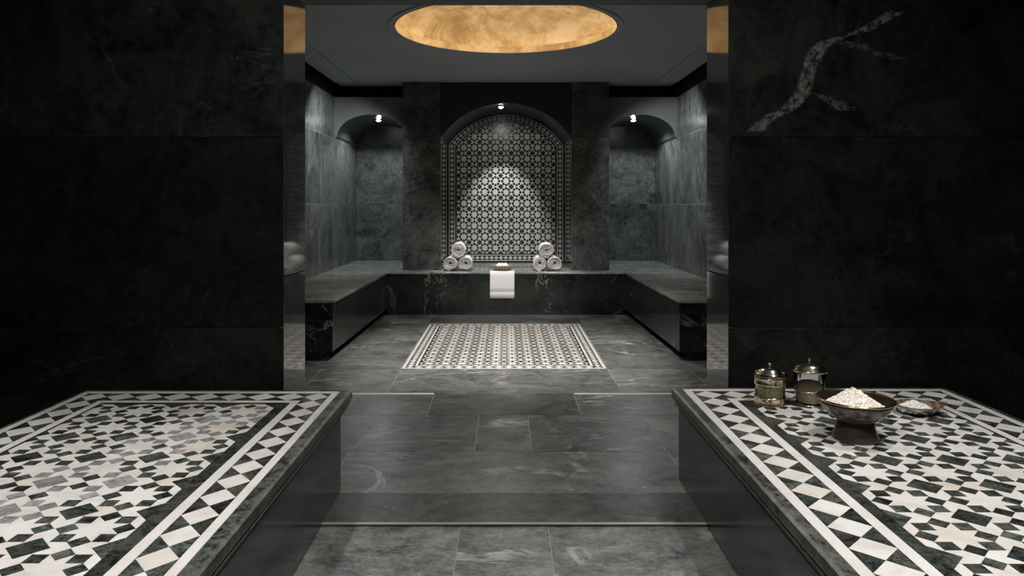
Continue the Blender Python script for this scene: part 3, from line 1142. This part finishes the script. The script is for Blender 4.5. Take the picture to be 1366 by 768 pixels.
def towel_mesh(seed, r=0.085, length=0.40):
    rnd = random.Random(seed)
    bm = bmesh.new()
    turns, n = 4.2, 150
    t_cloth = 0.0098
    r0 = 0.012
    inner, outer = [], []
    ph = rnd.uniform(0, 6.28)
    a_end = rnd.uniform(-2.2, -1.2)
    for i in range(n + 1):
        f = i / n
        ang = a_end - (1 - f) * turns * 2 * PI
        rr = r0 + (r - t_cloth - r0) * f
        wob = 1 + 0.035 * math.sin(2 * ang + ph) + 0.02 * math.sin(5 * ang + ph * 2)
        ro = rr + t_cloth * (0.8 if i < n else 0.5)
        inner.append((rr * wob * math.cos(ang), rr * wob * math.sin(ang)))
        outer.append((ro * wob * math.cos(ang), ro * wob * math.sin(ang)))
    ys = [0.0, 0.006, 0.02, length - 0.02, length - 0.006, length]
    sh = [0.55, 0.85, 1.0, 1.0, 0.85, 0.55]
    cols = []
    for y, s in zip(ys, sh):
        ra, rb = [], []
        for i, (p, q) in enumerate(zip(inner, outer)):
            tele = 0.012 * math.sin(i * 0.12 + ph) + 0.02 * (1 - i / n) * (1 if y < length / 2 else -1)
            mx, mz = (p[0] + q[0]) / 2, (p[1] + q[1]) / 2
            ra.append(bm.verts.new((mx + (p[0] - mx) * s, y + tele, mz + (p[1] - mz) * s)))
            rb.append(bm.verts.new((mx + (q[0] - mx) * s, y + tele, mz + (q[1] - mz) * s)))
        cols.append((ra, rb))
    for (a0, b0), (a1, b1) in zip(cols, cols[1:]):
        for i in range(n):
            bm.faces.new((a0[i], a0[i + 1], a1[i + 1], a1[i]))
            bm.faces.new((b0[i], b1[i], b1[i + 1], b0[i + 1]))
        for k in (0, n):
            bm.faces.new((a0[k], a1[k], b1[k], b0[k]))
    for a0, b0 in (cols[0], cols[-1]):
        for i in range(n):
            bm.faces.new((a0[i], b0[i], b0[i + 1], a0[i + 1]))
    return from_bm(bm, 'rolled_towel', True)


G = 'rolled towels on the back bench'
tw = [
    (-0.634, 0.571, 0.085, 'white rolled towel, outer lower roll of the left stack'),
    (-0.460, 0.571, 0.085, 'white rolled towel, inner lower roll of the left stack'),
    (-0.541, 0.722, 0.090, 'white rolled towel resting on top of the left stack'),
    (0.388, 0.571, 0.085, 'white rolled towel, inner lower roll of the right stack'),
    (0.560, 0.571, 0.085, 'white rolled towel, outer lower roll of the right stack'),
    (0.466, 0.722, 0.090, 'white rolled towel resting on top of the right stack'),
]
for i, (x, z, r, lab) in enumerate(tw):
    o = obj('rolled_towel', towel_mesh(i + 3, r), M['towel'], None, (x, 8.24 + 0.01 * (i % 2), z), (0, 0, R((-3, 2, 1, -2, 3, -1)[i])))
    tag(o, lab, 'towel', G)

# ------------------------------------------------------------------ draped towel with wooden bowl of soap
bm = bmesh.new()
xa, xb = -0.180, 0.094
prof_t = [(8.42, ZB + 0.002), (8.32, ZB + 0.002), (8.22, ZB + 0.002), (8.165, ZB + 0.0025), (8.146, ZB + 0.001), (8.137, ZB - 0.010),
          (8.136, ZB - 0.05), (8.135, ZB - 0.11), (8.134, ZB - 0.17), (8.134, ZB - 0.205), (8.136, ZB - 0.2085), (8.134, ZB - 0.212), (8.134, ZB - 0.25), (8.135, ZB - 0.292)]
nx = 18
grid = []
for j, (y, z) in enumerate(prof_t):
    row = []
    for i in range(nx + 1):
        u = i / nx
        x = xa + (xb - xa) * u
        wv = 0.0018 * math.sin(u * 9 + j * 0.4) if 6 < j else 0
        row.append(bm.verts.new((x + 0.001 * math.sin(j * 1.3), y - abs(wv), z)))
    grid.append(row)
for a_, b_ in zip(grid, grid[1:]):
    for i in range(nx):
        bm.faces.new((a_[i], a_[i + 1], b_[i + 1], b_[i]))
me = from_bm(bm, 'draped_towel', True)
dt = obj('draped_towel', me, M['towel'])
tag(dt, 'white towel draped over the bench edge under the wooden bowl', 'towel')
so_ = dt.modifiers.new('thick', 'SOLIDIFY')
so_.thickness = 0.007
so_.offset = -1 if me.polygons[0].normal.z < 0 else 1
box('woven_band', (xa + 0.002, 8.1235, ZB - 0.2105), (xb - 0.002, 8.1285, ZB - 0.2065), M['hem'], dt)

bowl = empty('wooden_bowl', (-0.043, 8.285, ZB + 0.0105), 'shallow brown wooden bowl on the draped white towel', 'bowl')
obj('body', lathe_mesh('body', [(0, 0), (0.060, 0), (0.066, 0.004), (0.110, 0.022), (0.140, 0.050), (0.143, 0.057), (0.137, 0.059), (0.10, 0.034), (0.05, 0.024), (0, 0.023)]), M['wood'], bowl)
ball = lathe_mesh('soap_ball', [(0, -0.02)] + [(0.02 * math.cos(t), 0.02 * math.sin(t)) for t in [R(-70 + 20 * i) for i in range(8)]] + [(0, 0.02)], 16)
spots = [(-0.052, -0.035), (-0.018, -0.045), (0.018, -0.045), (0.052, -0.035), (-0.036, 0.005), (0.0, -0.005), (0.036, 0.005)]
for i, (dx, dy) in enumerate(spots):
    up = 0.028 + 0.02 + 0.012 + (0.012 if i > 3 else 0)
    o = obj('soap_ball', ball, M['soap'], None, (-0.043 + dx, 8.285 + dy, ZB + 0.0105 + up - 0.008))
    tag(o, 'cream white soap ball in the wooden bowl, %s' % ('leftmost of the front row', 'second from left in the front row', 'third from left in the front row', 'rightmost of the front row', 'left one of the back row', 'middle one of the back row', 'right one of the back row')[i], 'soap', 'soap balls in the wooden bowl')

# ------------------------------------------------------------------ things on the right table


def jar_first():
    j = empty('glass_jar', (1.122, 3.075, T), 'squat glass jar with silver bands, domed lid and flared rim', 'jar')
    ro = 0.062
    obj('glass', lathe_mesh('glass', [(0, 0.003), (ro - 0.006, 0.003), (ro - 0.002, 0.006), (ro - 0.001, 0.02), (ro - 0.001, 0.118), (ro + 0.001, 0.125), (ro + 0.008, 0.131),
                                      (ro + 0.007, 0.133), (ro - 0.001, 0.126), (ro - 0.0026, 0.118), (ro - 0.0026, 0.010), (ro - 0.008, 0.0055), (0, 0.005)]), M['glass'], j)
    obj('band', lathe_mesh('band', [(ro, 0.085), (ro + 0.0015, 0.086), (ro + 0.0025, 0.09), (ro + 0.0015, 0.094), (ro + 0.0015, 0.113), (ro + 0.0025, 0.116), (ro + 0.0012, 0.119), (ro, 0.119)]), M['silver'], j)
    obj('band', lathe_mesh('band', [(ro - 0.004, 0.0), (ro + 0.002, 0.0), (ro + 0.003, 0.004), (ro + 0.0015, 0.008), (ro + 0.0015, 0.03), (ro + 0.0025, 0.034), (ro + 0.0012, 0.038), (ro, 0.038)]), M['silver'], j)
    obj('filling', lathe_mesh('filling', [(0, 0.009), (ro - 0.011, 0.009), (ro - 0.006, 0.015), (ro - 0.006, 0.075), (ro - 0.02, 0.08), (0, 0.083)]), M['herb'], j)
    lid = obj('lid', lathe_mesh('lid', [(ro - 0.007, 0.118), (ro - 0.004, 0.1275), (ro - 0.006, 0.130), (0.048, 0.136), (0.042, 0.146), (0.030, 0.153), (0.016, 0.157), (0.006, 0.158), (0, 0.158)]), M['silver'], j)
    obj('knob', lathe_mesh('knob', [(0, 0.157), (0.004, 0.157), (0.004, 0.161)] + [(0.0075 * math.cos(t), 0.167 + 0.0075 * math.sin(t)) for t in [R(-55 + 20 * i) for i in range(7)]] + [(0, 0.1745)], 24), M['silver'], lid)


def jar_second():
    j = empty('glass_jar', (1.288, 3.07, T), 'taller glass jar half full of beige powder under a silver lid', 'jar')
    def ra(z):
        return 0.054 + 0.013 * z / 0.14
    obj('glass', lathe_mesh('glass', [(0, 0.003), (ra(0) - 0.006, 0.003), (ra(0) - 0.001, 0.007), (ra(0.14), 0.14), (ra(0.14) - 0.0008, 0.1412), (ra(0.14) - 0.0016, 0.14),
                                      (ra(0) - 0.0026, 0.010), (ra(0) - 0.008, 0.0055), (0, 0.005)]), M['glass'], j)
    for z in (0.0, 0.058):
        obj('band', lathe_mesh('band', [(ra(z) - (0.004 if z == 0 else -0.0006), z), (ra(z) + 0.002, z), (ra(z) + 0.003, z + 0.004), (ra(z) + 0.002, z + 0.008), (ra(z) + 0.001, z + 0.008)]), M['silver'], j)
    obj('filling', lathe_mesh('filling', [(0, 0.011), (ra(0) - 0.011, 0.011), (ra(0) - 0.006, 0.016), (ra(0.066) - 0.005, 0.064), (ra(0.066) - 0.014, 0.067), (0.02, 0.065), (0, 0.066)]), M['sand'], j)
    r = ra(0.14)
    lid = obj('lid', lathe_mesh('lid', [(r - 0.002, 0.1425), (r + 0.004, 0.1425), (r + 0.004, 0.150), (r, 0.152), (r - 0.004, 0.162), (0.05, 0.173), (0.03, 0.180), (0.012, 0.183), (0, 0.183)]), M['silver'], j)
    obj('knob', lathe_mesh('knob', [(0, 0.182), (0.004, 0.182), (0.004, 0.186)] + [(0.0075 * math.cos(t), 0.192 + 0.0075 * math.sin(t)) for t in [R(-55 + 20 * i) for i in range(7)]] + [(0, 0.1995)], 24), M['silver'], lid)


jar_first()
jar_second()

bw = empty('footed_bowl', (1.268, 2.625, T), 'dark bronze footed bowl with a heap of cream salt', 'bowl')
outer_b = [(0.060, 0.066), (0.070, 0.072), (0.092, 0.086), (0.111, 0.106), (0.123, 0.125), (0.131, 0.142)]
inner_b = [(0.1272, 0.1425), (0.119, 0.126), (0.107, 0.108), (0.087, 0.090), (0.0, 0.080)]
obj('body', lathe_mesh('body', outer_b + inner_b, 64), M['bowl_out'], bw)
obj('lining', lathe_mesh('lining', [(r - 0.0004, z + 0.0005) for r, z in inner_b[:-1]] + [(0, 0.0805)], 64), M['bowl_in'], bw)
obj('rim', lathe_mesh('rim', [(0.1308, 0.140), (0.1331, 0.142), (0.1327, 0.146), (0.1290, 0.148), (0.1258, 0.146), (0.1258, 0.1425)], 64, close=True), M['brass'], bw)
obj('foot', lathe_mesh('foot', [(0.0, 0.0), (0.080, 0.0), (0.081, 0.004), (0.077, 0.014), (0.069, 0.036), (0.063, 0.058), (0.060, 0.067), (0.0, 0.067)], 64), M['bowl_out'], bw)


def heap(name, loc, rx, ry, h, n, size, m, seed, flat=1.0):
    rnd = random.Random(seed)
    bm = bmesh.new()
    segs, rings = 48, 14
    def hgt(u, ang):
        return h * max(0, 1 - u ** 1.25) ** flat * (1 + 0.10 * math.sin(3 * ang + seed) + 0.06 * math.sin(7 * ang))
    prev = None
    for k in range(rings + 1):
        u = k / rings
        if k == 0:
            cur = [bm.verts.new((0, 0, h))]
        else:
            cur = []
            for i in range(segs):
                an = 2 * PI * i / segs
                jit = rnd.uniform(-1, 1) * size * 0.35
                cur.append(bm.verts.new((rx * u * math.cos(an) + jit, ry * u * math.sin(an) + jit, hgt(u, an) + jit)))
        if prev:
            for i in range(segs):
                j = (i + 1) % segs
                if len(prev) == 1:
                    bm.faces.new((prev[0], cur[i], cur[j]))
                else:
                    bm.faces.new((prev[i], cur[i], cur[j], prev[j]))
        prev = cur
    for _ in range(n):
        u = math.sqrt(rnd.random()) * 0.98
        an = rnd.uniform(0, 2 * PI)
        c = Vector((rx * u * math.cos(an), ry * u * math.sin(an), hgt(u, an) + size * 0.1))
        s = size * rnd.uniform(0.45, 1.0) / 2
        rot = Matrix.Rotation(rnd.uniform(0, 6), 3, Vector((rnd.random(), rnd.random(), rnd.random() + 0.1)).normalized())
        vs = [bm.verts.new(c + rot @ Vector((sx * s, sy * s * 0.9, sz * s * 0.8))) for sx in (-1, 1) for sy in (-1, 1) for sz in (-1, 1)]
        for f in ((0, 1, 3, 2), (4, 6, 7, 5), (0, 4, 5, 1), (2, 3, 7, 6), (0, 2, 6, 4), (1, 5, 7, 3)):
            bm.faces.new([vs[i] for i in f])
    return obj(name, from_bm(bm, name), m, None, loc)


o = heap('bath_salt', (1.262, 2.622, T + 0.114), 0.106, 0.104, 0.062, 1100, 0.007, M['salt'], 5, 1.0)
tag(o, 'cream coarse bath salt heaped in the footed bronze bowl', 'salt', kind='stuff')

# leaf shaped dish with white salt
dish = empty('leaf_dish', (1.672, 2.935, T), 'small brown leaf-shaped dish holding white salt', 'dish')


def leaf_ring(bm, sx, sy, z, n=48):
    vs = []
    for i in range(n):
        an = 2 * PI * i / n
        x, y = math.cos(an), math.sin(an)
        tip = 1 + 0.28 * max(0, x) ** 6
        vs.append(bm.verts.new((sx * x * tip, sy * y * (1 - 0.25 * max(0, x) ** 2), z + (0.006 * max(0, x) ** 4 if z > 0.015 else 0))))
    return vs


def leaf(name, prof_, m, cap0=True, cap1=True):
    bm = bmesh.new()
    rs = [leaf_ring(bm, *p) for p in prof_]
    for a_, b_ in zip(rs, rs[1:]):
        for i in range(48):
            j = (i + 1) % 48
            bm.faces.new((a_[i], a_[j], b_[j], b_[i]))
    if cap0:
        bm.faces.new(list(reversed(rs[0])))
    if cap1:
        bm.faces.new(rs[-1])
    return obj(name, from_bm(bm, name, True), m, dish)


leaf('shell', [(0.045, 0.038, 0.0), (0.05, 0.042, 0.003), (0.075, 0.062, 0.016), (0.093, 0.078, 0.038), (0.0925, 0.0775, 0.0385)], M['pewter'], True, False)
leaf('lining', [(0.0925, 0.0775, 0.0387), (0.088, 0.073, 0.0395), (0.070, 0.057, 0.020), (0.045, 0.036, 0.009)], M['dish'], False, True)
o = heap('bath_salt', (1.655, 2.93, T + 0.018), 0.062, 0.050, 0.030, 350, 0.010, M['white_salt'], 11, 0.6)
tag(o, 'white salt crystals piled in the leaf-shaped dish', 'salt', kind='stuff')

# ------------------------------------------------------------------ downlights in the vaults


def downlight(loc, label, watt, cone, target, blend=0.2, r=0.022, col=NEUTRAL, glow=0):
    t = empty('downlight', loc, label, 'lamp')
    obj('ring', lathe_mesh('ring', [(r, 0.004), (r, -0.012), (r + 0.004, -0.016), (r + 0.012, -0.010), (r + 0.013, 0.004)], 32), M['chrome'], t)
    obj('lens', lathe_mesh('lens', [(0, -0.032), (r * 0.5, -0.029), (r * 0.85, -0.02), (r, -0.006), (r, 0.002), (0, 0.002)], 32), M['lens'], t)
    d = bpy.data.lights.new('downlight_lamp', 'SPOT')
    d.energy = watt
    d.spot_size = R(cone)
    d.spot_blend = blend
    d.color = col
    d.shadow_soft_size = 0.015
    o_ = bpy.data.objects.new('lamp', d)
    C.objects.link(o_)
    o_.parent = t
    o_.location = (0, 0, -0.05)
    o_.rotation_euler = Vector(target).to_track_quat('-Z', 'Y').to_euler()
    if glow:
        g_ = bpy.data.lights.new('downlight_glow', 'SPOT')
        g_.energy = glow
        g_.spot_size = R(176)
        g_.spot_blend = 0.3
        g_.color = col
        g_.shadow_soft_size = 0.02
        o2 = bpy.data.objects.new('lamp_glow', g_)
        C.objects.link(o2)
        o2.parent = t
        o2.location = (0, 0, -0.055)
    return t


downlight((-1.586, 9.0, 2.305), 'small bright downlight in the vault of the left niche', 26, 150, (0, 0.0, -1), 0.3, r=0.03, col=COOL)
downlight((1.586, 9.0, 2.305), 'small bright downlight in the vault of the right niche', 26, 150, (0, 0.0, -1), 0.3, r=0.03, col=COOL)
downlight((-0.06, 8.62, 2.42), 'small bright downlight at the crown of the central mosaic arch', 125, 48, (0, 0.62, -1), 0.6, r=0.03, col=NEUTRAL, glow=8)
